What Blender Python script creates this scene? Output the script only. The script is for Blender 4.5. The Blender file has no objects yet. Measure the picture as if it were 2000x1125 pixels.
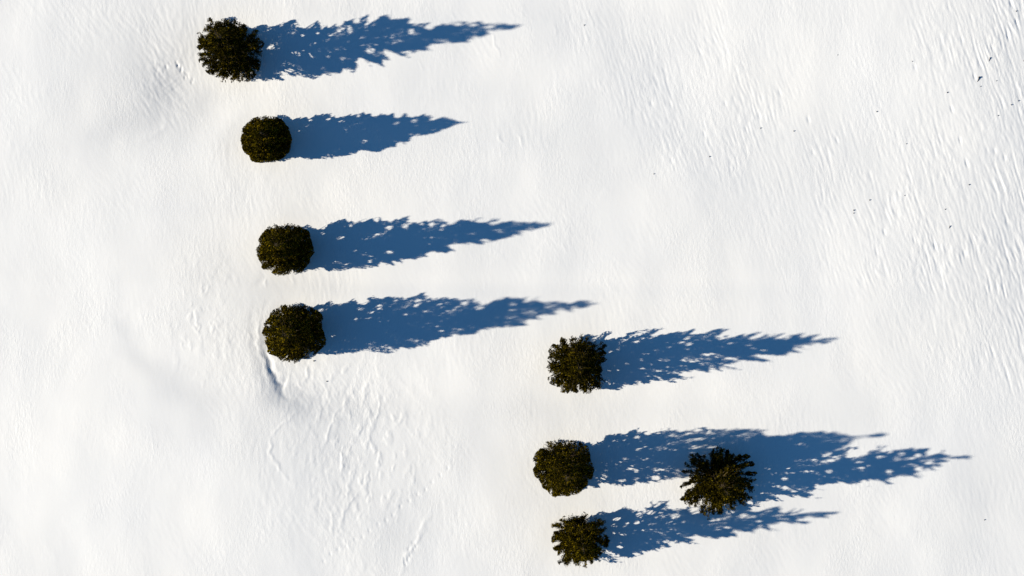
import bpy, math, random
import numpy as np

# ---------------------------------------------------------------- scene, camera, sky, sun
scene = bpy.context.scene
COL = scene.collection
S = 30.0                       # plan pixels per metre
CAM_H = 100.0                  # height of the drone above the snow
SUN_EL, SHADOW_AZ = math.radians(21.5), math.radians(5.3)
COT = 1.0 / math.tan(SUN_EL)
DX, DY = math.cos(SHADOW_AZ), math.sin(SHADOW_AZ)     # direction in which shadows fall

cam_data = bpy.data.cameras.new("camera")
cam = bpy.data.objects.new("camera", cam_data)
COL.objects.link(cam)
cam.location = (0, 0, CAM_H)
cam.rotation_euler = (0, 0, 0)
cam_data.sensor_width = 36
cam_data.lens = 36 * CAM_H / (2000 / S)
cam_data.clip_start = 1
cam_data.clip_end = 6000
scene.camera = cam

world = bpy.data.worlds.new("World")
scene.world = world
world.use_nodes = True
wn = world.node_tree
bg = wn.nodes["Background"]
sky = wn.nodes.new("ShaderNodeTexSky")
sky.sky_type = 'NISHITA'
sky.sun_disc = False
sky.sun_elevation = SUN_EL
sky.sun_rotation = math.atan2(-DX, -DY)
sky.altitude = 1500
sky.air_density = 1.0
sky.dust_density = 0.2
sky.ozone_density = 6.0
tint = wn.nodes.new("ShaderNodeMix"); tint.data_type = 'RGBA'; tint.blend_type = 'MULTIPLY'
tint.inputs[0].default_value = 1.0
tint.inputs[7].default_value = (0.56, 0.91, 0.94, 1)
wn.links.new(sky.outputs[0], tint.inputs[6])
wn.links.new(tint.outputs[2], bg.inputs[0])
bg.inputs[1].default_value = 0.060

sd = bpy.data.lights.new("sun", 'SUN')
sd.energy = 5.0
sd.angle = math.radians(0.55)
sd.color = (1.0, 0.914, 0.76)
sun = bpy.data.objects.new("sun", sd)
COL.objects.link(sun)
from mathutils import Vector
sun.rotation_euler = Vector((-DX * math.cos(SUN_EL), -DY * math.cos(SUN_EL), math.sin(SUN_EL))).to_track_quat('Z', 'Y').to_euler()
sun.location = (-60, -6, 40)

scene.view_settings.view_transform = 'Standard'
scene.view_settings.look = 'None'
scene.view_settings.gamma = 1
scene.view_settings.exposure = 0.70

# ---------------------------------------------------------------- helpers
def mesh_obj(name, co, faces, nper, mat, parent=None, smooth=False):
    """one mesh object from numpy arrays; faces is (n, nper)"""
    me = bpy.data.meshes.new(name)
    me.vertices.add(len(co)); me.vertices.foreach_set("co", np.asarray(co, np.float32).ravel())
    n = len(faces)
    me.loops.add(n * nper); me.loops.foreach_set("vertex_index", np.asarray(faces, np.int32).ravel())
    me.polygons.add(n)
    me.polygons.foreach_set("loop_start", np.arange(0, n * nper, nper, dtype=np.int32))
    me.polygons.foreach_set("loop_total", np.full(n, nper, np.int32))
    me.polygons.foreach_set("use_smooth", np.full(n, smooth))
    me.update(calc_edges=True)
    me.materials.append(mat)
    o = bpy.data.objects.new(name, me)
    COL.objects.link(o)
    if parent: o.parent = parent
    return o

def tag(o, label, cat, group=None):
    o["label"] = label; o["category"] = cat
    if group: o["group"] = group

class Tubes:
    """tapered tubes collected into one mesh"""
    def __init__(s, sides=5): s.v = []; s.f = []; s.n = 0; s.k = sides
    def add(s, pts, rad):
        pts = np.asarray(pts, float); k = s.k
        for i, p in enumerate(pts):
            d = pts[min(i + 1, len(pts) - 1)] - pts[max(i - 1, 0)]; d /= np.linalg.norm(d) + 1e-9
            u = np.cross(d, (0.31, 0.95, 0.05)); u /= np.linalg.norm(u) + 1e-9
            w = np.cross(d, u)
            for j in range(k):
                a = 2 * math.pi * j / k
                s.v.append(p + rad[i] * (math.cos(a) * u + math.sin(a) * w))
        for i in range(len(pts) - 1):
            for j in range(k):
                a, b = s.n + i * k + j, s.n + i * k + (j + 1) % k
                s.f.append((a, b, b + k, a + k))
        c0, c1 = s.n, s.n + (len(pts) - 1) * k
        s.n += len(pts) * k
        s.v.append(pts[-1] + 0); tip = s.n; s.n += 1
        for j in range(k):
            s.f.append((c1 + j, c1 + (j + 1) % k, tip, tip))
    def build(s, name, mat, parent=None):
        me = bpy.data.meshes.new(name)
        me.from_pydata([tuple(p) for p in s.v], [], [tuple(dict.fromkeys(f)) for f in s.f])
        for p in me.polygons: p.use_smooth = True
        me.materials.append(mat)
        o = bpy.data.objects.new(name, me); COL.objects.link(o)
        if parent: o.parent = parent
        return o

def _hash(ix, iy, seed):
    h = (ix.astype(np.int64) * 374761393 + iy.astype(np.int64) * 668265263 + seed * 1442695041) & 0xffffffff
    h = ((h ^ (h >> 13)) * 1274126177) & 0xffffffff
    return ((h ^ (h >> 16)) & 0xffffff) / 8388608.0 - 1.0

def vnoise(x, y, seed):
    """smooth lattice noise in -1..1"""
    ix, iy = np.floor(x), np.floor(y)
    fx, fy = x - ix, y - iy
    ux, uy = fx * fx * fx * (fx * (fx * 6 - 15) + 10), fy * fy * fy * (fy * (fy * 6 - 15) + 10)
    def g(dx, dy):
        a = _hash(ix + dx, iy + dy, seed) * math.pi
        return np.cos(a) * (fx - dx) + np.sin(a) * (fy - dy)
    a = g(0, 0) + ux * (g(1, 0) - g(0, 0))
    b = g(0, 1) + ux * (g(1, 1) - g(0, 1))
    return (a + uy * (b - a)) * 1.5

def fbm(x, y, seed, octaves=3, gain=0.5):
    r, a = 0, 1
    for o in range(octaves):
        r = r + a * vnoise(x * 2 ** o, y * 2 ** o, seed + 17 * o); a *= gain
    return r

def streak(x, y, ang, across, along, seed, octaves=2):
    """noise drawn out along the direction ang (radians from +x)"""
    c, s = math.cos(ang), math.sin(ang)
    return fbm((-s * x + c * y) / across, (c * x + s * y) / along, seed, octaves)

def sstep(a, b, v):
    t = np.clip((v - a) / (b - a), 0, 1); return t * t * (3 - 2 * t)

def gauss(px, py, cx, cy, rx, ry, deg=0):
    c, s = math.cos(math.radians(deg)), math.sin(math.radians(deg))
    u, v = (px - cx) * c + (py - cy) * s, -(px - cx) * s + (py - cy) * c
    return np.exp(-(u / rx) ** 2 - (v / ry) ** 2)

def seg_dist(px, py, pts):
    """distance in plan pixels to a polyline and the parameter along it"""
    best = np.full(px.shape, 1e9); side = np.zeros(px.shape); par = np.zeros(px.shape)
    n = len(pts) - 1
    for i in range(n):
        (x0, y0), (x1, y1) = pts[i], pts[i + 1]
        dx, dy = x1 - x0, y1 - y0; L = dx * dx + dy * dy
        t = np.clip(((px - x0) * dx + (py - y0) * dy) / L, 0, 1)
        qx, qy = px - (x0 + t * dx), py - (y0 + t * dy)
        d = np.hypot(qx, qy); m = d < best
        best[m] = d[m]; side[m] = np.sign(qx * dy - qy * dx)[m]; par[m] = ((i + t) / n)[m]
    return best, side, par

# ---------------------------------------------------------------- materials
def new_mat(name):
    m = bpy.data.materials.new(name); m.use_nodes = True
    return m, m.node_tree.nodes, m.node_tree.links, m.node_tree.nodes["Principled BSDF"]

def snow_material():
    m, N, L, p = new_mat("snow")
    geo = N.new("ShaderNodeNewGeometry")
    p.inputs["Roughness"].default_value = 0.65
    p.inputs["Specular IOR Level"].default_value = 0.25
    # faint natural variation of clean and slightly dusty snow
    n0 = N.new("ShaderNodeTexNoise"); n0.inputs["Scale"].default_value = 0.12; n0.inputs["Detail"].default_value = 5
    L.new(geo.outputs["Position"], n0.inputs["Vector"])
    cr = N.new("ShaderNodeValToRGB")
    cr.color_ramp.elements[0].position = 0.3; cr.color_ramp.elements[0].color = (0.86, 0.865, 0.87, 1)
    cr.color_ramp.elements[1].position = 0.7; cr.color_ramp.elements[1].color = (0.91, 0.905, 0.89, 1)
    L.new(n0.outputs["Fac"], cr.inputs[0]); L.new(cr.outputs[0], p.inputs["Base Color"])
    # fine wind texture as bump, in world space
    def bump_noise(rot, sx, sy, detail, rough=0.6):
        mp = N.new("ShaderNodeMapping"); mp.inputs["Rotation"].default_value = (0, 0, math.radians(rot))
        mp.inputs["Scale"].default_value = (sx, sy, 1.0)
        L.new(geo.outputs["Position"], mp.inputs["Vector"])
        n = N.new("ShaderNodeTexNoise"); n.inputs["Scale"].default_value = 1; n.inputs["Detail"].default_value = detail
        n.inputs["Roughness"].default_value = rough
        n.inputs["Distortion"].default_value = 0.4
        L.new(mp.outputs[0], n.inputs["Vector"]); return n
    a = bump_noise(-24, 5.5, 2.4, 4)
    b = bump_noise(18, 6.5, 3.0, 4)
    msk = bump_noise(0, 0.16, 0.1, 2)
    ramp = N.new("ShaderNodeMapRange"); ramp.inputs[1].default_value = 0.42; ramp.inputs[2].default_value = 0.6
    L.new(msk.outputs["Fac"], ramp.inputs[0])
    mix = N.new("ShaderNodeMix"); mix.data_type = 'FLOAT'
    L.new(ramp.outputs[0], mix.inputs[0]); L.new(a.outputs["Fac"], mix.inputs[2]); L.new(b.outputs["Fac"], mix.inputs[3])
    bp = N.new("ShaderNodeBump"); bp.inputs["Strength"].default_value = 1.0; bp.inputs["Distance"].default_value = 0.018
    pm = bump_noise(30, 0.22, 0.16, 3)
    pr = N.new("ShaderNodeMapRange"); pr.inputs[1].default_value = 0.40; pr.inputs[2].default_value = 0.66
    pr.inputs[3].default_value = 0.12; pr.inputs[4].default_value = 1.0
    L.new(pm.outputs["Fac"], pr.inputs[0])
    mu = N.new("ShaderNodeMath"); mu.operation = 'MULTIPLY'
    L.new(mix.outputs[0], mu.inputs[0]); L.new(pr.outputs[0], mu.inputs[1])
    L.new(mu.outputs[0], bp.inputs["Height"]); L.new(bp.outputs[0], p.inputs["Normal"])
    return m

def foliage_material(name, dark, light, lit_fleck):
    m, N, L, p = new_mat(name)
    geo = N.new("ShaderNodeNewGeometry")
    n = N.new("ShaderNodeTexNoise"); n.inputs["Scale"].default_value = 2.2; n.inputs["Detail"].default_value = 5; n.inputs["Roughness"].default_value = 0.7
    L.new(geo.outputs["Position"], n.inputs["Vector"])
    add = N.new("ShaderNodeMath"); add.operation = 'MULTIPLY_ADD'; add.inputs[1].default_value = 0.36; 
    L.new(geo.outputs["Random Per Island"], add.inputs[0])
    sub = N.new("ShaderNodeMath"); sub.operation = 'SUBTRACT'; sub.inputs[1].default_value = 0.16
    L.new(n.outputs["Fac"], sub.inputs[0]); L.new(sub.outputs[0], add.inputs[2])
    cr = N.new("ShaderNodeValToRGB"); e = cr.color_ramp.elements  # noise mottle paints sunlit flecks and shaded gaps between clumps into the colour
    e[0].position = 0.25; e[0].color = (*dark, 1)
    e[1].position = 0.62; e[1].color = (*light, 1)
    t = e.new(0.85); t.color = (*lit_fleck, 1)
    L.new(add.outputs[0], cr.inputs[0]); L.new(cr.outputs[0], p.inputs["Base Color"])
    p.inputs["Roughness"].default_value = 0.7
    p.inputs["Specular IOR Level"].default_value = 0.02
    p.inputs["Specular Tint"].default_value = (1.0, 0.76, 0.16, 1)
    return m

def bark_material(name, c0, c1):
    m, N, L, p = new_mat(name)
    geo = N.new("ShaderNodeNewGeometry")
    n = N.new("ShaderNodeTexNoise"); n.inputs["Scale"].default_value = 14; n.inputs["Detail"].default_value = 5
    L.new(geo.outputs["Position"], n.inputs["Vector"])
    cr = N.new("ShaderNodeValToRGB")
    cr.color_ramp.elements[0].position = 0.35; cr.color_ramp.elements[0].color = (*c0, 1)
    cr.color_ramp.elements[1].position = 0.7; cr.color_ramp.elements[1].color = (*c1, 1)
    L.new(n.outputs["Fac"], cr.inputs[0]); L.new(cr.outputs[0], p.inputs["Base Color"])
    bp = N.new("ShaderNodeBump"); bp.inputs["Distance"].default_value = 0.01
    L.new(n.outputs["Fac"], bp.inputs["Height"]); L.new(bp.outputs[0], p.inputs["Normal"])
    p.inputs["Roughness"].default_value = 0.9
    return m

M_SNOW = snow_material()
M_BARK = bark_material("bark", (0.035, 0.022, 0.009), (0.09, 0.06, 0.025))
M_TWIG = bark_material("twig_bark", (0.012, 0.009, 0.012), (0.04, 0.025, 0.02))
M_OLIVE = foliage_material("olive_needles", (0.006, 0.0045, 0.0005), (0.058, 0.044, 0.0016), (0.38, 0.265, 0.009))
M_GREEN = foliage_material("dark_needles", (0.005, 0.0042, 0.0005), (0.038, 0.030, 0.0016), (0.28, 0.195, 0.009))

# ---------------------------------------------------------------- the snow field
def snow_height(X, Y):
    px, py = X * S + 1000, 562.5 - Y * S
    inside = sstep(-900, -100, px) * (1 - sstep(2100, 2900, px)) * sstep(-900, -100, py) * (1 - sstep(1225, 2025, py))
    wx, wy = X + 0.13 * vnoise(X / 2.3, Y / 2.3, 5), Y + 0.13 * vnoise(X / 2.3, Y / 2.3, 6)
    # broad swells
    h = 0.05 * fbm(X / 9, Y / 12, 1, 3) + 0.9 * vnoise(X / 90, Y / 90, 2) * (1 - inside)
    # shallow slopes that lean away from the sun (grey) or towards it (bright): slope along x, integrated
    B = np.zeros_like(X)
    for cx, cy, rx, ry, deg, a in [
        (300, 165, 85, 95, 20, -.15), (350, 110, 36, 100, 25, -.10), (330, 170, 40, 40, 0, -.07), (200, 70, 180, 100, 0, -.05), (250, 240, 110, 28, -16, -.10),
        (445, 225, 20, 60, 40, .08), (390, 205, 22, 55, 40, -.10), (200, 200, 120, 90, 0, -.05), (330, 20, 120, 60, 0, -.05), (640, 10, 120, 30, 0, -.06),
        (1120, 130, 150, 190, 0, -.05), (930, 180, 120, 140, 0, -.03), (1260, 130, 60, 60, 0, -.03), (800, 340, 160, 60, 0, .01),
        (1590, 90, 110, 170, -20, .05), (1960, 140, 90, 200, 0, -.09), (1990, 500, 80, 260, 0, -.09), (1850, 620, 120, 200, 0, -.02),
        (545, 762, 26, 36, 0, -.26), (588, 790, 34, 30, 0, -.16), (507, 690, 14, 66, -8, -.17), (530, 735, 10, 30, -20, -.25), (495, 560, 60, 60, 0, -.05), (600, 556, 90, 20, 0, -.06),
        (610, 850, 110, 120, 0, -.075), (700, 980, 100, 160, 15, -.06), (500, 830, 50, 90, 0, -.05),
        (785, 1040, 62, 90, 20, -.09), (900, 990, 70, 150, 22, .05), (1010, 940, 60, 90, 20, -.04), (880, 690, 14, 80, 0, .05), (930, 800, 80, 100, 0, .015),
        (240, 640, 40, 18, 50, -.10), (270, 700, 42, 20, 45, -.12), (350, 762, 55, 34, 40, -.11), (120, 900, 260, 260, 0, .085), (400, 1020, 60, 130, 0, .02),
        (20, 350, 120, 200, 0, .02), (1650, 560, 120, 120, 0, .05), (1720, 770, 34, 130, -25, .06), (1790, 760, 40, 120, -25, -.03), (1900, 980, 120, 140, 0, -.05),
        (1120, 560, 160, 90, 0, .025), (620, 380, 160, 50, 0, .03), (70, 480, 200, 150, 0, .04), (1500, 780, 120, 60, 0, .03), (1250, 1000, 60, 60, 0, .0)]:
        B += a * gauss(px, py, cx, cy, rx, ry, deg)
    B += 0.018 * fbm(X / 3.2, Y / 5.5, 31, 3, 0.55)
    # wind-carved streaks, running down to the right at about 73 degrees, in patches
    a1 = math.radians(-73)
    patchR = sstep(1690, 1830, px + 90 * vnoise(X / 3, Y / 3, 9)) * (1 - 0.6 * gauss(px, py, 1740, 130, 80, 90))
    patchM = np.clip(gauss(px, py, 1370, 190, 190, 150, 40) * 1.5, 0, 1) * sstep(1130, 1230, px - 0.25 * (py - 150))
    patchC = gauss(px, py, 1150, 60, 80, 110) * 0.5
    patchL = 0.8 * gauss(px, py, 1700, 400, 220, 180, 25)
    blob = sstep(-0.15, 0.35, vnoise(X / 2.8, Y / 3.4, 12) + 0.3 * vnoise(X / 1.1, Y / 1.6, 13))
    low = 1 - 0.85 * sstep(620, 800, py + 0.35 * (1900 - px))
    str_amt = np.clip(patchR * low + patchM * 0.75 + patchC + patchL, 0, 1.15) * (0.5 + 0.5 * blob)
    s1 = streak(wx, wy, a1, 0.25, 4.0, 21, 3)
    s1 = -np.abs(s1) * 1.7 + 0.35                                    # sharp-crested
    s2 = streak(wx, wy, a1 + 0.05, 0.16, 0.7, 22, 2)
    B += 0 * X
    h += str_amt * (0.0105 * s1 + 0.0092 * s2) * (1 + 0.5 * sstep(1850, 2000, px))
    # soft brush-like wind grain everywhere, turning slowly
    g1 = streak(wx, wy, math.radians(-82), 0.22, 1.1, 41, 2)
    g2 = streak(wx, wy, math.radians(-58), 0.20, 0.9, 42, 2)
    k = sstep(-0.3, 0.3, vnoise(X / 7, Y / 7, 43))
    zoneLL = np.clip(gauss(px, py, 650, 890, 190, 240) + gauss(px, py, 400, 620, 110, 130) + .4 * gauss(px, py, 280, 110, 180, 120), 0, 1)
    rough = 0.25 + 0.75 * sstep(-0.2, 0.5, vnoise(X / 5, Y / 4, 44))
    rough = rough * (0.45 + 0.9 * gauss(px, py, 300, 120, 220, 150) + 0.8 * gauss(px, py, 640, 880, 200, 260) + 0.5 * gauss(px, py, 400, 640, 90, 120)) * (1 - 0.8 * gauss(px, py, 80, 900, 350, 350))
    g3 = streak(wx + .25 * vnoise(X / .8, Y / .8, 46), wy + .25 * vnoise(X / .8, Y / .8, 47), math.radians(-95), 0.42, 1.1, 45, 3)
    h += rough * (0.0068 * (g1 * k + g2 * (1 - k)) + 0.0105 * g3 * zoneLL)
    # small steps and drift edges below the fourth tree
    e = streak(wx + .12 * vnoise(X / .3, Y / .3, 54), wy, math.radians(-100), 0.5, 1.2, 51, 3)
    zone = gauss(px, py, 700, 860, 120, 170, -15) + 0.8 * gauss(px, py, 390, 630, 60, 110)
    h += zone * 0.018 * sstep(0.05, 0.16, e) * sstep(-.3, .5, vnoise(X / .7, Y / 1.1, 53))
    # named drift lines: (polyline, width px, height m)
    for pts, w, a in [
        ([(519, 655), (522, 690), (532, 720), (543, 742), (549, 765)], 8, -.11),
        ([(509, 640), (511, 690), (524, 730), (545, 775)], 7, .035),
        ([(500, 640), (503, 690), (517, 745)], 5, -.03), ([(497, 600), (492, 650), (500, 700), (515, 740)], 6, -.04), ([(514, 598), (503, 640), (507, 690)], 4, .05), ([(530, 585), (512, 606), (504, 640)], 5, -.04),
        ([(548, 752), (556, 772), (575, 784), (600, 792)], 6, -.05), ([(568, 745), (590, 765), (598, 785)], 4, -.04),
        ([(535, 745), (552, 752), (560, 735)], 7, -.06),
        ([(603, 712), (601, 726), (595, 745)], 3.0, .07), ([(565, 730), (562, 745)], 2.5, .04),
        ([(575, 728), (584, 748), (590, 770)], 4, .04), ([(577, 770), (588, 790)], 4, -.05),
        ([(545, 830), (529, 855), (528, 885), (548, 915), (568, 940)], 3, .05), ([(590, 800), (560, 822), (540, 838)], 3, .04),
        ([(680, 775), (650, 820), (642, 850), (625, 890)], 3.0, .045), ([(720, 800), (728, 830), (718, 860)], 4, .05),
        ([(738, 770), (740, 800), (730, 835)], 3, .045), ([(668, 880), (672, 925)], 3.5, .05), ([(690, 900), (680, 960), (660, 1040)], 3, .03),
        ([(647, 985), (650, 1040)], 3, .04), ([(700, 960), (672, 1000), (665, 1030)], 3, .04), ([(812, 900), (802, 950), (805, 985)], 4, .03),
        ([(840, 1000), (815, 1055), (790, 1090), (782, 1125)], 5, .05), ([(520, 540), (519, 560)], 2.5, .035), ([(573, 536), (570, 556)], 2.5, .03),
        ([(500, 560), (520, 545), (515, 530)], 8, -.03), ([(1080, 45), (1088, 70)], 2, .02), ([(958, 60), (966, 85), (975, 115)], 2.2, .03),
        ([(880, 10), (887, 35)], 2.0, .03), ([(1150, 20), (1158, 50)], 2.5, .03), ([(820, 115), (827, 140)], 2, .015),
        ([(230, 280), (290, 268), (340, 240)], 8, .03), ([(1340, 100), (1400, 250), (1440, 330)], 3, .02), ([(1210, 55), (1222, 110)], 3, .02),
        ([(975, 262), (985, 285)], 2.5, .03), ([(1010, 258), (1023, 292)], 2.2, .035)]:
        x0, x1 = min(p[0] for p in pts) - 4 * w, max(p[0] for p in pts) + 4 * w
        y0, y1 = min(p[1] for p in pts) - 4 * w, max(p[1] for p in pts) + 4 * w
        m = (px > x0) & (px < x1) & (py > y0) & (py < y1)
        if not m.any(): continue
        d, sd_, t = seg_dist(px[m] + 5 * vnoise(X[m] * 1.8, Y[m] * 1.8, 61), py[m] + 4 * vnoise(X[m] * 1.8, Y[m] * 1.8, 62), pts)
        prof = np.exp(-(d / (.8 * w * (1 + .35 * vnoise(X[m] * 1.7, Y[m] * 1.7, 63)))) ** 2) * (.75 + .5 * vnoise(X[m] * 1.3, Y[m] * 1.3, 64)) * np.sin(math.pi * np.clip(t, 0.02, 0.98)) ** 0.5
        h[m] += (0.40 if abs(a) < .055 else .5) * a * prof
    # animal track and small scuffed pits
    rnd = random.Random(4)
    pits = []
    for i in range(17):
        t = i / 16
        pits.append((876 - 245 * t + rnd.uniform(-2, 2), 916 + 175 * t + 10 * math.sin(t * 3) + rnd.uniform(-3, 3), 1.8, .018))
    for i in range(16):
        t = i / 15; pits.append((342 + 27 * t + rnd.uniform(-6, 6), 122 + 36 * t + rnd.uniform(-4, 4), 1.5, rnd.uniform(.015, .035)))
    for i in range(12):
        t = rnd.random(); pits.append((300 + 30 * rnd.random(), 120 + 24 * rnd.random(), 1.8, .012))
    for i in range(12):
        t = rnd.random(); pits.append((815 - 25 * t + rnd.uniform(-5, 5), 1050 + 50 * t + rnd.uniform(-5, 5), 1.8, .02))
    for i in range(26):
        x, y = rnd.uniform(1690, 1999), rnd.uniform(0, 560)
        pits.append((x, y, 2.0, rnd.uniform(.012, .04)))
    for i in range(14):
        pits.append((rnd.uniform(1240, 1640), rnd.uniform(180, 330), 1.9, rnd.uniform(.01, .03)))
    for cx, cy, r, a in pits:
        m = (np.abs(px - cx) < 12) & (np.abs(py - cy) < 16)
        if m.any():
            ax = 0.29
            u = (px[m] - cx) * math.cos(ax) - (py[m] - cy) * math.sin(ax); v = (px[m] - cx) * math.sin(ax) + (py[m] - cy) * math.cos(ax)
            h[m] -= a * np.exp(-(u / r) ** 2 - (v / (r * (1.9 if px[m].mean() < 1100 else 3.4))) ** 2)
    # crossed ski-like scratches near the first tree
    h += gauss(px, py, 335, 175, 26, 18) * 0.010 * streak(X, Y, math.radians(-42), 0.16, 2.0, 71, 1)
    h += gauss(px, py, 335, 165, 30, 22) * 0.008 * streak(X, Y, math.radians(40), 0.16, 2.0, 72, 1)
    return h, B

def axis(lo, hi, step, far):
    core = list(np.arange(lo, hi + step / 2, step))
    out, d, v = [], step, hi
    while v < far:
        d *= 1.12; v += d; out.append(v)
    left, d, v = [], step, lo
    while v > -far:
        d *= 1.12; v -= d; left.append(v)
    return np.array(left[::-1] + core + out)

gx, gy = axis(-35.4, 35.4, 0.064, 2500), axis(-20.6, 20.6, 0.075, 2500)
GX, GY = np.meshgrid(gx, gy)
GH, GB = snow_height(GX, GY)
dxs = np.diff(gx, prepend=gx[0])
core = (np.abs(gx) < 36)
slope = np.where(core[None, :], GB / COT, 0)
acc = np.cumsum(slope * dxs[None, :], axis=1)
t_ = np.clip((gx + 36) / 72, 0, 1)
acc -= acc[:, -1:] * t_[None, :]                      # bring every row back to level
GH = GH + acc
nx, ny = len(gx), len(gy)
ii = np.arange(nx * ny).reshape(ny, nx)
F = np.stack([ii[:-1, :-1], ii[:-1, 1:], ii[1:, 1:], ii[1:, :-1]], -1).reshape(-1, 4)
ground = mesh_obj("snow_ground", np.stack([GX, GY, GH], -1).reshape(-1, 3), F, 4, M_SNOW, smooth=True)
ground["kind"] = "structure"

def ground_z(x, y):
    i = int(np.clip(np.searchsorted(gx, x), 1, nx - 1)); j = int(np.clip(np.searchsorted(gy, y), 1, ny - 1))
    return float(GH[j, i])

# ---------------------------------------------------------------- tree outlines
# side silhouette of every tree as its shadow shows it (plan pixels), and its outline from above
HOLES = [(616,107,5,5),(734,96,7,5),(674,113,3.5,3.5),(648,109,3,3),(599,67,3.5,3),(630,62,4,3),(654,67,4,2),(685,80,6,2.5),(565,136,10,3),(694,56,4,8),(707,38,6,6),
 (721,71,5,3),(743,84,6,2.5),(815,59,5,5),(905,46,9,2.5),(935,47,10,2.5),
 (709,277,5,4),(761,241,5,3),(797,237,5,4),(830,233,5,2.5),(651,238,6,2.5),(625,234,4,2),(799,262,5,2),(667,257,3,3),(591,236,5,2),(584,246,6,2.5),(575,256,3,2),
 (665,464,10,3.5),(763,444,6,3.5),(796,442,4,7),(687,441,3,5),(693,490,4,2),(760,493,6,3.5),(675,443,3,2),(739,457,3,2),(722,501,2.5,2.5),(721,511,3,3),(631,456,4,3),
 (623,526,7,3.5),(847,438,5.5,3),(827,438,4,2),(870,441,4,3),(867,448,4,3),(884,437,6,3),(942,431,8,3),(966,436,9,3),(946,470,9,3),(838,477,3,2),
 (707,603,6,4),(745,597,5,2),(744,603,5,2),(815,597,4,4),(795,613,4,2.5),(820,587,4,2),(627,606,5,3),(696,624,4,3),(729,609,3,2.5),(867,646,4,2),(724,621,6,2),
 (911,592,6,3),(940,601,8,4),(1003,594,5,3),(1031,588,5,3),(1003,605,6,2),(675,646,4,2),(652,656,5,2),
 (1347,661,6,2.5),(1351,671,8,3),(1337,668,6,2),(1382,692,9,2.5),(1397,690,5,2),(1298,703,13,2.5),(1265,692,7,2.5),(1271,711,6,2.5),(1252,703,5,2.5),(1221,711,5,5),
 (1210,683,4,2),(1194,687,3.5,3.5),(1194,714,5,4),(1203,723,3,3),(1250,667,5,2),(1347,681,3.5,2),(1339,704,4,2),(1354,705,5,2),(1253,719,4,2),(1182,725,5,2.5),
 (1315,677,3,2),(1433,670,5,2),(1470,674,6,2),(1479,679,5,2),(1395,690,5,2),(1606,671,5,3),(1453,708,5,2),
 (1195,861,4,2),(1214,860,3,2),(1184,872,3,3),(1246,878,5,3),(1256,871,4,4),(1240,854,4,4),(1312,851,8,2),(1166,917,4,2.5),(1181,918,4,3),(1178,931,5,7),(1211,903,2.5,2.5),
 (1231,915,4,2.5),(1243,920,4,3),(1242,935,3,3),(1216,938,7,2.5),(1283,933,8,4),(1346,860,5,3),(1363,857,10,2.5),(1313,877,6,3),(1354,870,5,2),(1384,845,5,3),(1218,897,2,2),
 (1496,916,6,4),(1528,935,5,4),(1531,952,5,4),(1555,915,5,2),(1612,887,7,2),(1608,891,7,2),(1613,921,6,3),(1534,915,3,2.5),(1584,901,3,2),(1614,899,6,2),(1675,915,6,3),
 (1672,903,6,2),(1547,960,5,2),(1713,893,8,3.5),(1731,885,4,2),(1745,896,6,5),(1754,887,7,4),(1770,896,9,3),(1784,890,6,4),(1730,921,5,3),(1787,916,5,4),(1809,905,6,2),(1682,941,6,4),
 (1205,1013,7,3.5),(1200,1025,8,4),(1225,1028,7,3),(1220,1044,6,3),(1245,1020,5,4),(1251,1006,6,7),(1273,1000,7,5),(1285,1010,3,2.5),(1323,1007,9,5),(1317,1020,5,3.5),
 (1259,1034,3,2),(1362,997,10,6),(1226,1021,4,2.5),(1211,1068,6,3),(1199,1041,3,2),(1301,1057,5,2),(1432,999,6,3),(1456,1005,7,4),(1469,1008,8,4),(1485,995,8,4),(1472,991,6,2),
 (1485,1017,5,2),(1524,1007,7,3),(1564,1015,6,2.5),(1505,985,8,4),(1549,1005,4,2),(1465,982,7,2),(1424,1029,7,2)]

TREES = []
def add_tree(**k): TREES.append(k)

add_tree(base=(462,107), tip=(1038,47), gap=0.8, up=27, spiky=.6, mat='G', label="widest dark conifer at the top left, its long ragged shadow pointing right",
 crown=((370,10,.1422),[(80,480),(130,440),(100,370),(180,350),(205,290),(210,200),(290,150),(330,220),(380,210),(430,170),(450,120),(490,125),(500,180),(560,165),(640,160),(690,125),(700,210),(740,260),(800,290),(930,345),(945,400),(940,470),(1010,500),(970,600),(970,660),(960,760),(940,870),(900,950),(850,1000),(780,1040),(690,1050),(640,1010),(600,1020),(540,1060),(430,1035),(410,990),(330,960),(240,920),(160,830),(120,740),(175,690),(130,690),(90,655),(100,610),(90,560),(75,500)]),
 shadow=[(380,60),(430,44),(490,50),(527,46),(528,50),(548,45),(554,41),(590,36),(592,44),(601,49),(604,52),(619,50),(625,44),(629,38),(638,37),(635,49),(641,49),(649,46),(650,55),(656,49),(664,44),(671,46),(671,53),(680,46),(683,39),(689,40),(698,32),(716,29),(721,31),(734,24),(728,32),(721,55),(728,53),(731,41),(742,40),(748,32),(761,26),(772,26),(775,32),(797,34),(813,29),(809,33),(815,36),(809,38),(812,45),(830,44),(860,40),(851,46),(842,53),(848,56),(863,49),(875,44),(890,43),(902,38),(924,41),(939,41),(959,37),(952,44),(980,43),(1005,44),(1040,47),
 (1012,55),(995,58),(962,59),(974,64),(950,67),(962,73),(944,71),(939,74),(920,74),(933,81),(912,81),(891,84),(867,83),(854,85),(843,92),(851,95),(863,98),(851,101),(830,95),(819,95),(828,100),(815,103),(806,104),(812,112),(791,107),(770,96),(758,91),(761,101),(772,116),(761,118),(756,122),(764,131),(749,125),(744,119),(739,125),(727,121),(733,130),(724,119),(715,110),(707,113),(701,121),(706,126),(703,133),(704,137),(692,143),(686,135),(679,134),(670,139),(674,146),(659,142),(656,149),(647,146),(623,152),(610,155),(586,147),(574,149),(566,146),(539,147),(556,154),(548,159),(520,156),(508,160),(470,161),(400,150)])
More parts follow.
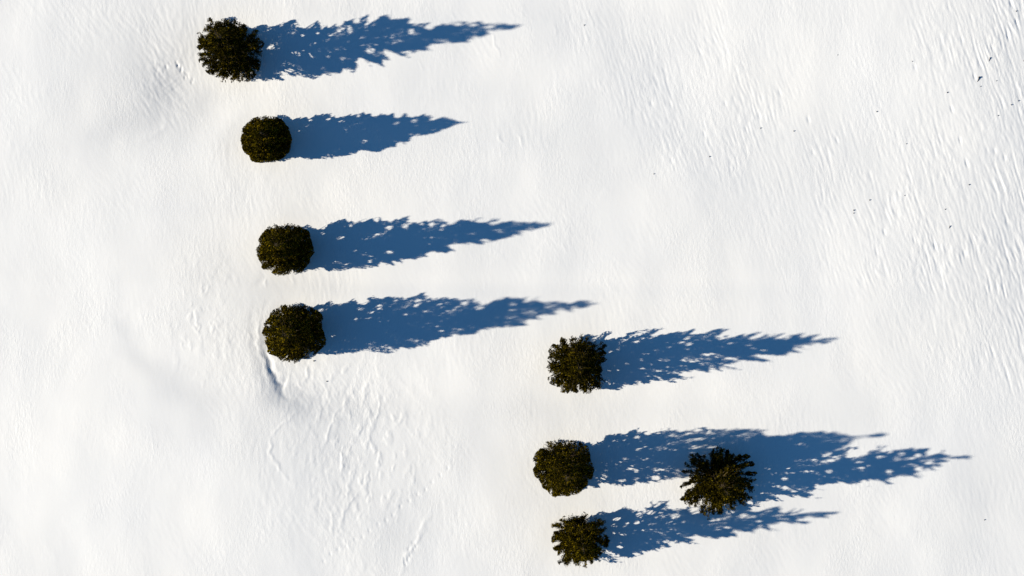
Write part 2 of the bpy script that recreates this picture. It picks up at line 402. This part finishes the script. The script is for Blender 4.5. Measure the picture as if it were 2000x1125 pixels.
add_tree(base=(533,279), tip=(906,239), gap=1.3, up=42, spiky=.12, mat='O', label="smallest and roundest conifer with the shortest shadow, second from the top",
 crown=((460,210,.10667),[(140,375),(200,350),(210,305),(290,230),(370,200),(450,160),(500,180),(620,140),(690,165),(760,190),(840,230),(900,310),(960,370),(980,480),(1000,530),(1015,570),(1000,660),(990,740),(960,830),(880,900),(830,930),(760,980),(620,1005),(560,1000),(520,1005),(400,985),(300,965),(270,870),(180,820),(140,740),(140,690),(115,600),(130,520)]),
 shadow=[(470,240),(520,234),(551,235),(566,230),(583,229),(595,229),(597,225),(610,223),(629,222),(631,225),(650,230),(661,225),(667,223),(673,227),(680,223),(677,228),(682,231),(687,229),(684,224),(692,219),(696,223),(710,218),(708,223),(718,228),(726,220),(730,222),(735,220),(743,225),(753,221),(754,231),(761,229),(767,234),(770,224),(778,221),(777,226),(792,227),(800,222),(796,227),(802,228),(820,221),(811,228),(828,227),(836,231),(851,228),(863,231),(874,235),(889,239),(906,239),
 (888,242),(874,246),(863,254),(851,259),(840,263),(825,264),(823,267),(806,265),(803,268),(800,276),(798,282),(785,280),(775,281),(778,287),(762,287),(754,293),(747,297),(741,296),(726,297),(718,293),(701,292),(705,298),(699,301),(688,302),(680,304),(671,306),(650,311),(646,310),(629,309),(625,314),(604,312),(600,306),(581,309),(568,314),(540,316),(470,315)])
add_tree(base=(569,488), tip=(1085,435), gap=1.1, up=42, spiky=.2, mat='O', label="round olive-green conifer third from the top in the left column of four",
 crown=((490,420,.12448),[(105,520),(160,460),(140,380),(190,300),(250,235),(290,180),(380,150),(440,120),(520,105),(580,120),(640,150),(740,170),(820,220),(900,260),(920,340),(950,450),(985,590),(920,670),(905,760),(870,800),(830,840),(790,900),(720,905),(620,940),(540,960),(480,965),(460,935),(400,945),(340,900),(290,850),(190,830),(190,770),(160,720),(120,640),(100,600)]),
 shadow=[(500,450),(560,445),(588,441),(594,442),(604,438),(612,442),(613,446),(633,446),(640,448),(630,439),(642,439),(642,434),(654,434),(668,426),(672,428),(680,426),(680,432),(685,435),(687,431),(693,435),(701,435),(708,428),(710,432),(721,427),(726,429),(732,424),(734,430),(742,434),(745,429),(741,425),(750,422),(750,433),(756,432),(768,430),(771,433),(776,427),(786,426),(793,424),(808,421),(801,432),(799,435),(809,433),(817,428),(814,434),(829,434),(839,430),(850,431),(866,426),(879,432),(887,437),(895,435),(902,429),(919,428),(916,431),(932,428),(950,422),(936,430),(935,433),(942,434),(960,431),(963,428),(981,425),(975,430),(975,434),(988,434),(1009,431),(1030,434),(1051,433),(1087,435),
 (1073,442),(1061,445),(1049,449),(1030,452),(1006,457),(1027,461),(1009,462),(988,463),(991,468),(975,469),(958,472),(956,476),(932,478),(898,478),(890,476),(879,478),(879,483),(888,486),(890,492),(880,491),(877,496),(859,494),(845,491),(831,492),(834,496),(828,498),(835,502),(823,501),(822,505),(826,509),(815,501),(812,509),(807,511),(795,505),(788,506),(789,511),(781,505),(785,516),(776,511),(764,509),(769,519),(755,517),(745,510),(741,512),(739,521),(727,525),(719,523),(713,527),(705,529),(696,527),(681,526),(673,529),(655,530),(645,533),(637,529),(624,529),(607,529),(591,530),(510,535)])
add_tree(base=(587,647), tip=(1170,592), gap=1.4, up=42, spiky=.2, mat='O', label="round conifer lowest in the left column, beside a blue hollow in the snow",
 crown=((480,570,.17778),[(190,455),(210,390),(210,340),(270,280),(290,220),(380,170),(400,135),(470,125),(540,120),(560,100),(620,135),(700,170),(790,215),(820,240),(840,290),(820,330),(830,400),(850,450),(875,530),(860,590),(800,640),(750,700),(680,725),(600,725),(570,750),(560,780),(500,780),(450,765),(390,750),(350,700),(250,665),(255,610),(225,560),(220,500)]),
 shadow=[(510,610),(570,602),(609,600),(621,594),(636,595),(633,591),(649,588),(655,592),(667,592),(679,591),(681,588),(690,584),(697,582),(698,590),(705,591),(717,591),(723,588),(717,584),(723,581),(730,576),(739,582),(754,582),(756,579),(765,579),(780,579),(786,577),(793,580),(810,579),(819,573),(829,571),(831,576),(852,583),(864,579),(880,581),(895,581),(908,585),(916,585),(929,580),(926,585),(938,588),(943,595),(947,596),(958,590),(973,585),(985,578),(995,578),(1001,582),(1012,578),(1009,584),(1021,582),(1036,578),(1027,586),(1039,586),(1057,577),(1049,586),(1067,589),(1079,586),(1090,587),(1105,590),(1112,594),(1123,590),(1135,587),(1159,586),(1144,591),(1172,592),
 (1144,601),(1117,602),(1123,609),(1096,606),(1084,606),(1091,613),(1081,618),(1060,615),(1049,616),(1061,624),(1030,624),(1033,630),(1036,636),(1018,636),(1006,640),(976,642),(952,644),(938,646),(941,651),(920,653),(910,654),(892,654),(889,657),(874,663),(867,660),(855,663),(846,669),(840,677),(816,675),(813,683),(783,678),(778,687),(765,692),(748,693),(729,687),(726,681),(714,684),(711,688),(690,689),(673,690),(660,694),(649,693),(637,693),(622,690),(600,694),(520,700)])
add_tree(base=(1123,708), tip=(1645,660), gap=0.58, up=50, spiky=.65, mat='G', label="conifer with a squarish crown and feathery shadow, uppermost of the right-hand four",
 crown=((1055,640,.12448),[(130,370),(200,270),(270,290),(320,230),(350,130),(440,125),(500,140),(550,95),(650,105),(720,120),(790,110),(860,180),(960,220),(1040,280),(1000,320),(960,350),(1030,400),(980,470),(1040,500),(950,540),(940,600),(970,650),(940,720),(970,790),(1020,830),(960,850),(1030,920),(920,900),(940,960),(860,960),(800,940),(790,1020),(720,1020),(690,1000),(670,1070),(600,1020),(540,1010),(450,1030),(390,1010),(320,1000),(350,930),(240,905),(130,850),(110,790),(155,760),(150,680),(105,620),(160,580),(140,530),(130,470),(170,420)]),
 shadow=[(1065,665),(1120,655),(1153,652),(1170,654),(1189,646),(1207,647),(1195,652),(1181,660),(1194,663),(1209,658),(1230,658),(1225,650),(1235,647),(1250,646),(1262,642),(1287,639),(1306,639),(1294,644),(1291,649),(1283,650),(1275,657),(1282,656),(1298,650),(1320,650),(1338,645),(1344,647),(1369,640),(1353,652),(1377,651),(1390,647),(1407,642),(1423,640),(1417,645),(1436,640),(1421,646),(1415,650),(1427,650),(1448,650),(1436,653),(1401,665),(1410,664),(1443,656),(1464,651),(1483,647),(1497,646),(1483,654),(1466,662),(1473,662),(1499,654),(1510,650),(1530,650),(1547,648),(1523,658),(1510,664),(1518,664),(1550,652),(1561,654),(1567,650),(1582,650),(1570,654),(1570,660),(1582,655),(1608,652),(1595,658),(1590,665),(1615,660),(1630,658),(1647,660),
 (1635,665),(1617,672),(1603,676),(1582,674),(1570,676),(1590,683),(1577,682),(1567,679),(1554,679),(1559,683),(1574,688),(1539,688),(1550,694),(1523,694),(1505,692),(1483,691),(1473,694),(1489,698),(1514,706),(1483,709),(1443,710),(1417,711),(1410,714),(1427,718),(1454,721),(1435,725),(1401,727),(1379,727),(1358,726),(1334,727),(1330,730),(1337,734),(1375,742),(1355,743),(1339,741),(1327,741),(1314,740),(1315,744),(1333,748),(1307,749),(1297,745),(1278,744),(1259,751),(1230,753),(1211,752),(1203,750),(1210,756),(1224,758),(1206,763),(1190,762),(1150,760),(1070,765)])
add_tree(base=(1097,900), tip=(1738,847), gap=0.52, up=48, spiky=.3, mat='O', label="lightest olive conifer, directly left of the spiky one standing in its shadow",
 crown=((1030,840,.12448),[(100,470),(150,340),(190,360),(200,300),(290,290),(260,250),(290,190),(400,170),(460,150),(500,100),(560,150),(580,200),(620,160),(700,180),(820,180),(850,220),(940,260),(965,350),(970,450),(1010,530),(1030,610),(1000,760),(940,790),(920,870),(860,900),(830,960),(790,1000),(700,1000),(640,1020),(560,1015),(480,1010),(440,1040),(380,1010),(330,950),(300,890),(290,920),(245,890),(240,840),(180,760),(130,720),(100,610),(150,550),(110,510)]),
 shadow=[(1045,870),(1100,866),(1141,866),(1142,860),(1150,850),(1168,843),(1158,850),(1147,859),(1149,868),(1163,866),(1160,860),(1166,865),(1175,860),(1178,851),(1184,850),(1192,847),(1207,847),(1214,842),(1210,849),(1219,848),(1228,839),(1246,835),(1237,845),(1261,841),(1255,847),(1271,847),(1285,842),(1288,838),(1301,835),(1318,838),(1325,841),(1340,839),(1357,835),(1376,834),(1384,837),(1399,838),(1418,837),(1440,836),(1476,837),(1510,838),(1489,846),(1506,851),(1533,849),(1560,844),(1586,842),(1631,842),(1640,845),(1655,850),(1670,853),(1685,854),(1692,850),(1704,847),(1727,846),(1740,847),
 (1724,851),(1715,855),(1704,854),(1691,856),(1668,858),(1650,876),(1600,893),(1500,915),(1400,928),(1330,936),(1291,940),(1261,944),(1243,944),(1240,947),(1213,950),(1198,949),(1189,944),(1166,944),(1172,952),(1150,953),(1110,962),(1050,950)])
add_tree(base=(1392,929), tip=(1896,891), gap=0.66, up=40, spiky=.9, mat='G', label="spiky star-shaped conifer growing inside the shadow of the tree to its left",
 crown=((1320,860,.1422),[(80,420),(150,400),(120,310),(150,260),(220,270),(170,205),(290,180),(350,230),(380,210),(430,190),(500,170),(510,75),(560,60),(610,85),(610,150),(660,120),(710,130),(720,190),(780,180),(830,230),(870,190),(900,230),(970,190),(1010,215),(950,260),(960,300),(1040,285),(1065,330),(980,350),(940,390),(1010,440),(1100,440),(1090,470),(980,500),(1030,535),(1100,540),(1060,570),(1000,600),(960,640),(1065,645),(1060,680),(1040,690),(1060,720),(1040,800),(950,800),(980,900),(930,890),(890,850),(860,860),(870,950),(910,1000),(870,1010),(820,960),(740,920),(740,1000),(700,990),(680,920),(640,960),(640,1010),(600,1000),(605,1110),(575,1100),(550,1040),(500,1000),(460,1040),(440,1090),(420,1080),(430,1010),(380,1030),(380,960),(350,930),(340,990),(315,970),(300,900),(210,890),(120,860),(130,800),(60,805),(100,760),(120,720),(60,630),(100,590),(100,500),(130,470)]),
 shadow=[(1330,880),(1400,866),(1500,858),(1580,856),(1640,862),(1659,872),(1685,870),(1655,881),(1644,893),(1652,896),(1680,889),(1692,880),(1703,872),(1715,869),(1725,864),(1719,871),(1743,867),(1724,874),(1710,881),(1718,884),(1745,878),(1779,871),(1773,875),(1784,878),(1800,871),(1787,880),(1812,873),(1802,884),(1802,890),(1820,888),(1829,884),(1833,879),(1841,878),(1832,887),(1847,888),(1853,892),(1869,891),(1874,889),(1897,891),
 (1886,893),(1886,898),(1853,897),(1847,902),(1824,903),(1842,912),(1824,911),(1812,911),(1820,917),(1838,922),(1809,919),(1790,919),(1797,926),(1815,930),(1793,929),(1775,926),(1796,935),(1775,931),(1751,931),(1739,930),(1752,935),(1727,935),(1748,944),(1730,947),(1700,938),(1688,940),(1700,949),(1724,957),(1706,956),(1674,947),(1659,947),(1644,943),(1638,942),(1613,947),(1588,948),(1581,945),(1592,953),(1611,957),(1580,957),(1587,964),(1611,975),(1581,973),(1551,971),(1508,969),(1524,976),(1561,986),(1535,983),(1513,980),(1497,978),(1480,992),(1450,998),(1430,1012),(1400,1012),(1330,990)])
add_tree(base=(1131,1040), tip=(1642,999), gap=0.5, up=38, spiky=.8, mat='O', label="open ragged conifer lowest in the photo, with bare light limbs showing",
 crown=((1060,990,.12),[(140,320),(150,240),(230,220),(280,260),(290,200),(350,220),(340,140),(380,140),(420,200),(440,110),(520,120),(560,150),(610,160),(660,150),(660,70),(700,45),(760,80),(800,140),(850,150),(880,210),(960,210),(1010,230),(1000,300),(1080,360),(1090,440),(1110,530),(1060,580),(1050,690),(980,730),(940,790),(920,880),(870,820),(850,870),(790,920),(730,870),(700,900),(710,1000),(660,960),(580,1030),(520,1040),(480,990),(430,970),(380,985),(350,910),(310,890),(260,925),(250,880),(310,840),(260,800),(270,690),(190,690),(170,640),(140,590),(170,550),(150,480),(200,440),(180,350)]),
 shadow=[(1080,1005),(1130,1000),(1160,1001),(1184,997),(1188,1000),(1210,997),(1225,987),(1228,994),(1241,988),(1235,995),(1244,997),(1250,995),(1265,1001),(1259,987),(1268,990),(1278,990),(1270,980),(1276,977),(1278,985),(1286,984),(1291,977),(1312,975),(1305,984),(1320,990),(1338,991),(1352,988),(1400,985),(1430,984),(1470,990),(1475,999),(1504,992),(1514,990),(1526,986),(1535,985),(1514,995),(1505,998),(1520,996),(1535,988),(1522,1001),(1540,999),(1544,995),(1556,992),(1545,1000),(1553,1001),(1573,992),(1585,990),(1567,996),(1556,1004),(1573,1002),(1590,1000),(1610,995),(1600,999),(1625,1000),(1643,999),
 (1633,1003),(1608,1007),(1621,1011),(1600,1011),(1573,1010),(1568,1013),(1582,1018),(1601,1020),(1582,1020),(1580,1023),(1560,1024),(1542,1021),(1520,1018),(1528,1028),(1545,1037),(1528,1031),(1514,1025),(1498,1022),(1513,1032),(1530,1042),(1504,1037),(1493,1030),(1475,1037),(1492,1048),(1504,1050),(1475,1045),(1464,1039),(1432,1037),(1450,1047),(1432,1048),(1409,1049),(1410,1054),(1394,1054),(1383,1049),(1352,1046),(1361,1054),(1377,1061),(1344,1062),(1323,1057),(1341,1067),(1312,1059),(1297,1056),(1308,1062),(1311,1069),(1288,1071),(1297,1079),(1268,1072),(1275,1081),(1252,1074),(1259,1088),(1250,1086),(1244,1079),(1235,1078),(1243,1087),(1234,1085),(1243,1096),(1223,1089),(1213,1092),(1232,1099),(1211,1098),(1210,1102),(1183,1102),(1188,1097),(1170,1092),(1130,1105),(1075,1090)])

def poly_mask(poly, x0, y0, w, h, res=2):
    """boolean raster of a polygon, res cells per plan pixel"""
    xs = x0 + (np.arange(w * res) + .5) / res; ys = y0 + (np.arange(h * res) + .5) / res
    Xm, Ym = np.meshgrid(xs, ys)
    ins = np.zeros(Xm.shape, bool)
    n = len(poly)
    for i in range(n):
        ax, ay = poly[i]; bx, by = poly[(i + 1) % n]
        if ay == by: continue
        c = ((ay > Ym) != (by > Ym)) & (Xm < (bx - ax) * (Ym - ay) / (by - ay) + ax)
        ins ^= c
    return ins

class Mask:
    def __init__(s, poly, holes=(), grow=0, speckle=None, jagged=None):
        xs, ys = [p[0] for p in poly], [p[1] for p in poly]
        s.x0, s.y0 = int(min(xs)) - 4, int(min(ys)) - 4
        s.w, s.h = int(max(xs)) + 5 - s.x0, int(max(ys)) + 5 - s.y0
        s.m = poly_mask(poly, s.x0, s.y0, s.w, s.h)
        for _ in range(grow):
            m = s.m.copy()
            m[1:] |= s.m[:-1]; m[:-1] |= s.m[1:]; m[:, 1:] |= s.m[:, :-1]; m[:, :-1] |= s.m[:, 1:]
            s.m = m
        if len(holes):
            Xm, Ym = np.meshgrid(s.x0 + (np.arange(s.w * 2) + .5) / 2, s.y0 + (np.arange(s.h * 2) + .5) / 2)
            jag = 1 + 0.9 * vnoise(Xm / 2.6, Ym / 1.6, 77)
            if jagged:
                bx, by, q, deep = jagged
                w = (Ym - by) + (Xm - bx) * DY / DX
                u = Xm - (q or 0) * np.abs(w)
                nz = vnoise(u / 5.2, w / 16, 91) + .45 * vnoise(u / 2.3, w / 9, 92)
                if q is None:                                   # crown outline: small radial teeth
                    th = np.arctan2(Ym - by, Xm - bx)
                    nz = vnoise(th * 11, np.hypot(Xm - bx, Ym - by) / 30, 93) + .5 * vnoise(th * 26, 0 * th, 94) + .05
                er = s.m.copy(); lv = []
                for k_ in range(20):
                    e2 = er.copy()
                    e2[1:] &= er[:-1]; e2[:-1] &= er[1:]
                    er = e2
                    if k_ in (4, 9, 14, 19): lv.append(er.copy())
                s.m &= lv[0] | (nz < (.02 if q else -.1))
                s.m &= lv[1] | (nz < .30)
                if deep > .3: s.m &= lv[2] | (nz < (.38 if q else .5))
                if deep > .55: s.m &= lv[3] | (nz < (.46 if q else .6))
            if speckle:
                bx, reach, amt = speckle
                k = sstep(0, 1, (Xm - bx - reach) / reach)
                s.m &= ~(fbm(Xm / 5.5, Ym / 2.7, 78, 2) > amt + .3 * k)
            for cx, cy, rx, ry in holes:
                if s.x0 < cx < s.x0 + s.w and s.y0 < cy < s.y0 + s.h:
                    s.m &= ~((((Xm - cx) / rx) ** 2 + ((Ym - cy) / ry) ** 2) < jag)
    def __call__(s, x, y):
        i = ((x - s.x0) * 2).astype(int); j = ((y - s.y0) * 2).astype(int)
        ok = (i >= 0) & (j >= 0) & (i < s.w * 2) & (j < s.h * 2)
        return ok & s.m[np.clip(j, 0, s.h * 2 - 1), np.clip(i, 0, s.w * 2 - 1)]

def plan_px(P):
    """where a point (metres) stands in the outline seen from above"""
    k = CAM_H / (CAM_H - P[..., 2])
    return 1000 + P[..., 0] * k * S, 562.5 - P[..., 1] * k * S

def shade_px(P):
    """where the shadow of a point falls on level snow"""
    return 1000 + (P[..., 0] + P[..., 2] * COT * DX) * S, 562.5 - (P[..., 1] + P[..., 2] * COT * DY) * S

def build_tree(idx, t, n_branch=430, n_leaf=85000):
    rng = np.random.default_rng(100 + idx)
    bx, by = (t['base'][0] - 1000) / S, (562.5 - t['base'][1]) / S
    tx, ty = (t['tip'][0] - 1000) / S, (562.5 - t['tip'][1]) / S
    L = math.hypot(tx - bx, ty - by)
    H = L / COT
    # the trunk top: the point at height H whose shadow falls on the tip
    ax, ay = tx - H * COT * DX, ty - H * COT * DY
    (ox, oy, sc), cp = t['crown']
    crown = Mask([(ox + x * sc, oy + y * sc) for x, y in cp], grow=6, jagged=(*t['base'], None, t['spiky']))
    shade = Mask(t['shadow'], HOLES, grow=2, speckle=(t['base'][0], 230, t.get('gap', 1.0)), jagged=(*t['base'], 1.5, t['spiky']))
    shade_full = Mask(t['shadow'], grow=2)
    ok = lambda P: crown(*plan_px(P)) & (shade(*shade_px(P)) | crown(*shade_px(P)))
    okf = lambda P: crown(*plan_px(P)) & (shade_full(*shade_px(P)) | crown(*shade_px(P)))
    def axis_pt(z):
        f = np.clip(z / H, 0, 1)
        return bx + (ax - bx) * f, by + (ay - by) * f
    # radius by height from the width of the shadow
    zs = np.linspace(0, H, 60)
    Rz = []
    rr = np.arange(0, 3.2, 0.03)
    for z in zs:
        x0, y0 = axis_pt(z)
        w = []
        for sgn in (1, -1):
            P = np.stack([x0 - sgn * DY * rr, y0 + sgn * DX * rr, np.full_like(rr, z)], -1)
            f = shade_full(*shade_px(P))
            bad = np.where(~f)[0]; w.append(rr[bad[0]] if len(bad) else rr[-1])
        Rz.append((w[0] + w[1]) / 2)
    Rz = np.array(Rz); k = np.array([.25, .5, .25]); Rz = np.convolve(np.pad(Rz, 1, 'edge'), k, 'valid')
    Rz = np.convolve(np.pad(Rz, 1, 'edge'), k, 'valid') * 1.12 + 0.05
    low = zs < 0.22 * H
    Rz[low] = np.maximum(Rz[low], np.interp(zs[low], [0, 0.22 * H], [Rz.max() * 1.45, Rz.max() * 1.05] if t['spiky'] < .62 else [Rz.max() * .95, Rz.max()]))
    # branch tips
    n = int(n_branch * (1 - .6 * t['spiky']))
    zt = H * (0.03 + 0.965 * rng.random(n) ** 1.15) if t['spiky'] < .62 else H * (0.05 + 0.945 * rng.random(n) ** 1.05)
    phi = np.arange(n) * 2.39996 + rng.normal(0, .35, n)
    cx, cy = axis_pt(zt)
    Rlim = np.interp(zt, zs, Rz) * (1 + 0.12 * vnoise(phi * 1.3, zt / .9, 300 + idx))
    R = np.full(n, 0.06)
    alive = np.ones(n, bool)
    for r in np.arange(0.06, 3.3, 0.04):
        P = np.stack([cx + r * np.cos(phi), cy + r * np.sin(phi), zt], -1)
        alive &= okf(P) & (r < Rlim) | (r < 0.1)
        R = np.where(alive, r, R)
    sp = t['spiky']
    R *= 1 - rng.random(n) ** 2.2 * (0.10 + 0.18 * sp)
    # extra branches that end at the spikes of the side and top silhouettes
    def sharp(poly, lim):
        out = []; m = len(poly)
        area = sum(poly[i][0] * poly[(i + 1) % m][1] - poly[(i + 1) % m][0] * poly[i][1] for i in range(m))
        for i in range(m):
            a, b, c_ = np.array(poly[i - 1], float), np.array(poly[i], float), np.array(poly[(i + 1) % m], float)
            u, v = b - a, c_ - b
            cr = (u[0] * v[1] - u[1] * v[0]) * np.sign(area)
            ang = math.degrees(math.acos(np.clip(-(u @ v) / (np.linalg.norm(u) * np.linalg.norm(v) + 1e-9), -1, 1)))
            if cr > 0 and ang < lim: out.append(b)
        return out
    ez, ep, er = [], [], []
    for q in sharp(t['shadow'], 125):
        X0, Y0 = (q[0] - 1000) / S, (562.5 - q[1]) / S
        for _ in range(3):
            s_ = (X0 - bx) * DX + (Y0 - by) * DY; w_ = -(X0 - bx) * DY + (Y0 - by) * DX
            off_ = rng.uniform(-.45, .45)
            r_ = abs(w_) / math.cos(off_)
            z_ = (s_ - r_ * math.sin(off_)) / COT
            if not (0.06 * H < z_ < .985 * H) or r_ > 3: continue
            loc = np.array([r_ * math.sin(off_), math.copysign(abs(w_), w_)])
            ph = math.atan2(loc[0] * DY + loc[1] * DX, loc[0] * DX - loc[1] * DY)
            x_, y_ = axis_pt(z_)
            if crown(*plan_px(np.array([[x_ + r_ * math.cos(ph), y_ + r_ * math.sin(ph), z_]])))[0]:
                ez.append(z_); ep.append(ph); er.append(r_)
    for q in sharp([(ox + x * sc, oy + y * sc) for x, y in cp], 110):
        for _ in range(8):
            z_ = H * rng.uniform(.08, .5)
            f_ = (CAM_H - z_) / CAM_H
            X0, Y0 = (q[0] - 1000) / S * f_, (562.5 - q[1]) / S * f_
            if shade_full(*shade_px(np.array([[X0, Y0, z_]])))[0]:
                x_, y_ = axis_pt(z_)
                ez.append(z_); ep.append(math.atan2(Y0 - y_, X0 - x_)); er.append(math.hypot(X0 - x_, Y0 - y_)); break
    zt = np.concatenate([zt, ez]); phi = np.concatenate([phi, ep]); R = np.concatenate([R, er]); n = len(zt)
    cx, cy = axis_pt(zt)
    up = np.radians(t['up'] + rng.normal(0, 6, n))
    zb = np.maximum(zt - R * np.tan(up), 0.03 * H + 0.05 * rng.random(n))
    P0 = np.stack([*axis_pt(zb), zb], -1)
    P2 = np.stack([cx + R * np.cos(phi), cy + R * np.sin(phi), zt], -1)
    sag = 0.18
    P1 = P0 * .45 + P2 * .55; P1[:, 2] -= sag * R
    def curve(b, s):
        s = s[:, None]
        return (1 - s) ** 2 * P0[b] + 2 * s * (1 - s) * P1[b] + s * s * P2[b]
    def tang(b, s):
        s = s[:, None]
        d = 2 * (1 - s) * (P1[b] - P0[b]) + 2 * s * (P2[b] - P1[b])
        return d / (np.linalg.norm(d, axis=1, keepdims=True) + 1e-9)
    # side sprays on each branch, leaves on the sprays
    wgt = (0.35 + R) ** 1.25; wgt /= wgt.sum()
    NS = 5200 if sp < .6 else 4300
    sb = rng.choice(n, NS, p=wgt)
    ss = 1 - rng.random(NS) ** 1.35 * 0.88
    sp0 = curve(sb, ss); st = tang(sb, ss)
    side = np.cross(st, rng.normal(0, 1, (NS, 3))); side /= np.linalg.norm(side, axis=1, keepdims=True) + 1e-9
    sdir = st * (0.75 + .3 * rng.random((NS, 1))) + side * (0.85 - 0.25 * sp) * (0.4 + .6 * rng.random((NS, 1))); sdir[:, 2] += .12
    sdir /= np.linalg.norm(sdir, axis=1, keepdims=True)
    slen = (0.20 + 0.30 * rng.random(NS)) * (1.05 - .6 * ss) * (1.12 - .42 * sp) + .07
    nl = n_leaf
    li = rng.integers(0, NS, nl)
    lt = rng.random(nl) ** .8
    ld0 = sdir[li]
    c = sp0[li] + ld0 * (slen[li] * lt)[:, None] + rng.normal(0, .03, (nl, 3))
    ld = ld0 + rng.normal(0, .55, (nl, 3)); ld /= np.linalg.norm(ld, axis=1, keepdims=True)
    lw = np.cross(ld, rng.normal(0, 1, (nl, 3))); lw /= np.linalg.norm(lw, axis=1, keepdims=True) + 1e-9
    ll = rng.uniform(.08, .19, nl)[:, None]; ww = rng.uniform(.014, .030, nl)[:, None]
    A = c; T = c + ld * ll; Mid = c + ld * ll * .5
    keep = ok(A) & ok(T) & ok(Mid) & (A[:, 2] > 0.02)
    A, T, Mid, lw, ww = A[keep], T[keep], Mid[keep], lw[keep], ww[keep]
    gz = ground_z(bx, by)
    V = np.stack([A, Mid + lw * ww, T, Mid - lw * ww], 1).reshape(-1, 3)
    V -= (bx, by, 0)
    m = len(A)
    Fq = np.arange(m * 4).reshape(m, 4)
    root = bpy.data.objects.new("conifer_tree", None); COL.objects.link(root)
    root.location = (bx, by, gz)
    tag(root, t['label'], "tree", "conifers standing in the snow")
    mesh_obj("crown", V, Fq, 4, M_GREEN if t['mat'] == 'G' else M_OLIVE, root)
    # trunk and limbs
    tr = Tubes(9)
    zz = np.linspace(-0.25, H * .985, 14)
    xs, ys = axis_pt(zz)
    r0 = 0.016 * H + 0.02
    pts = np.stack([xs - bx + .03 * np.sin(zz * 1.3 + idx), ys - by + .03 * np.cos(zz * 1.1 + idx), zz], -1)
    pts[0, :2] = 0
    tr.add(pts, [r0 * (1 - .93 * max(z, 0) / H) * (1.25 if i == 0 else 1) for i, z in enumerate(zz)])
    for b in range(0, n):
        s = np.linspace(0, .93, 5)
        p = curve(np.full(5, b), s)
        good = okf(p); 
        if not good[1:].all(): continue
        rb = 0.010 + 0.013 * R[b]
        tr.add(p - (bx, by, 0), [rb * (1 - .85 * q) for q in s])
    tr.build("trunk", M_BARK, root)
    return root

for i, t in enumerate(TREES):
    build_tree(i, t)

# a ninth tree stands just outside the left edge; only the tip of its shadow reaches into the photo
off = dict(TREES[1]); dx, dy = 8 - 906, 731 - 239
off['base'] = (TREES[1]['base'][0] + dx, TREES[1]['base'][1] + dy); off['tip'] = (8, 731)
off['label'] = "conifer beyond the left edge of the snow field, only its shadow tip in view"
off['shadow'] = [(x + dx, y + dy) for x, y in TREES[1]['shadow']]
(ox, oy, sc), cp = TREES[1]['crown']
off['crown'] = ((ox + dx - 18, oy + dy, sc), cp)
build_tree(8, off, 300, 26000)

# ---------------------------------------------------------------- twigs poking out of the snow
def twig(head, foot, r_head, height, label, group=None):
    """head and foot in plan pixels; the stem rises from foot to head"""
    hx, hy = (head[0] - 1000) / S, (562.5 - head[1]) / S
    fx, fy = (foot[0] - 1000) / S, (562.5 - foot[1]) / S
    gz = ground_z(fx, fy)
    root = bpy.data.objects.new("twig", None); COL.objects.link(root); root.location = (fx, fy, gz)
    tb = Tubes(6)
    n = 6
    pts, rad = [], []
    for i in range(n):
        s = i / (n - 1)
        pts.append(((hx - fx) * s + .04 * math.sin(s * 3), (hy - fy) * s, -0.06 + (height + .06) * s ** .8)); rad.append(r_head * (.35 + .65 * s))
    tb.add(pts, rad)
    tb.build("stem", M_TWIG, root)
    bd = Tubes(6)
    e = np.array(pts[-1]); d = e - np.array(pts[-2]); d /= np.linalg.norm(d)
    bd.add([e - d * r_head * 1.2, e, e + d * r_head * 1.6, e + d * r_head * 2.6], [r_head * .8, r_head * 1.7, r_head * 1.4, r_head * .3])
    bd.build("seed_head", M_TWIG, root)
    tag(root, label, "twig", group)

G = "dry twigs poking through the snow"
twig((1932.5, 114), (1925, 132), .022, .03, "thin curved dark twig highest of the two large ones near the right edge", G)
twig((1911, 152), (1904, 166), .030, .03, "thick-headed dark twig just below the thin curved one near the right edge", G)
twig((1853, 442), (1848, 452), .015, .03, "thin reddish-brown twig lying slanted in the rippled snow right of centre height", G)
STUB = "tiny dark stub of a stem poking out of the wind-rippled snow"
for x, y, r in [(1974,205,.035),(1988,197,.03),(1849,181,.035),(1948,226,.03),(1712,218,.035),(1769,281,.022),(1666,411,.04),(1666,416.5,.03),(1697,391,.035),
                (1550,256,.03),(1485,250,.028),(1385,306,.03),(1844,409,.028),(1891,361,.035),(1141,48,.03),(1984,22,.035),(1276,340,.025),
                (1914,169,.025),(1945,158,.022),(1781,120,.022),(1636,107,.018),(1765,382,.022),(1999,119,.03),(1922,975+40,.03)]:
    twig((x, y), (x - 1.5, y + 3), r * .5, .02, STUB, G)
STUB2 = "tiny dark stem stub in smooth snow below the lowest left-column tree"
for x, y, r in [(613,705,.028),(638,745,.025)]:
    twig((x, y), (x - 1, y + 2), r * .8, .02, STUB2, G)
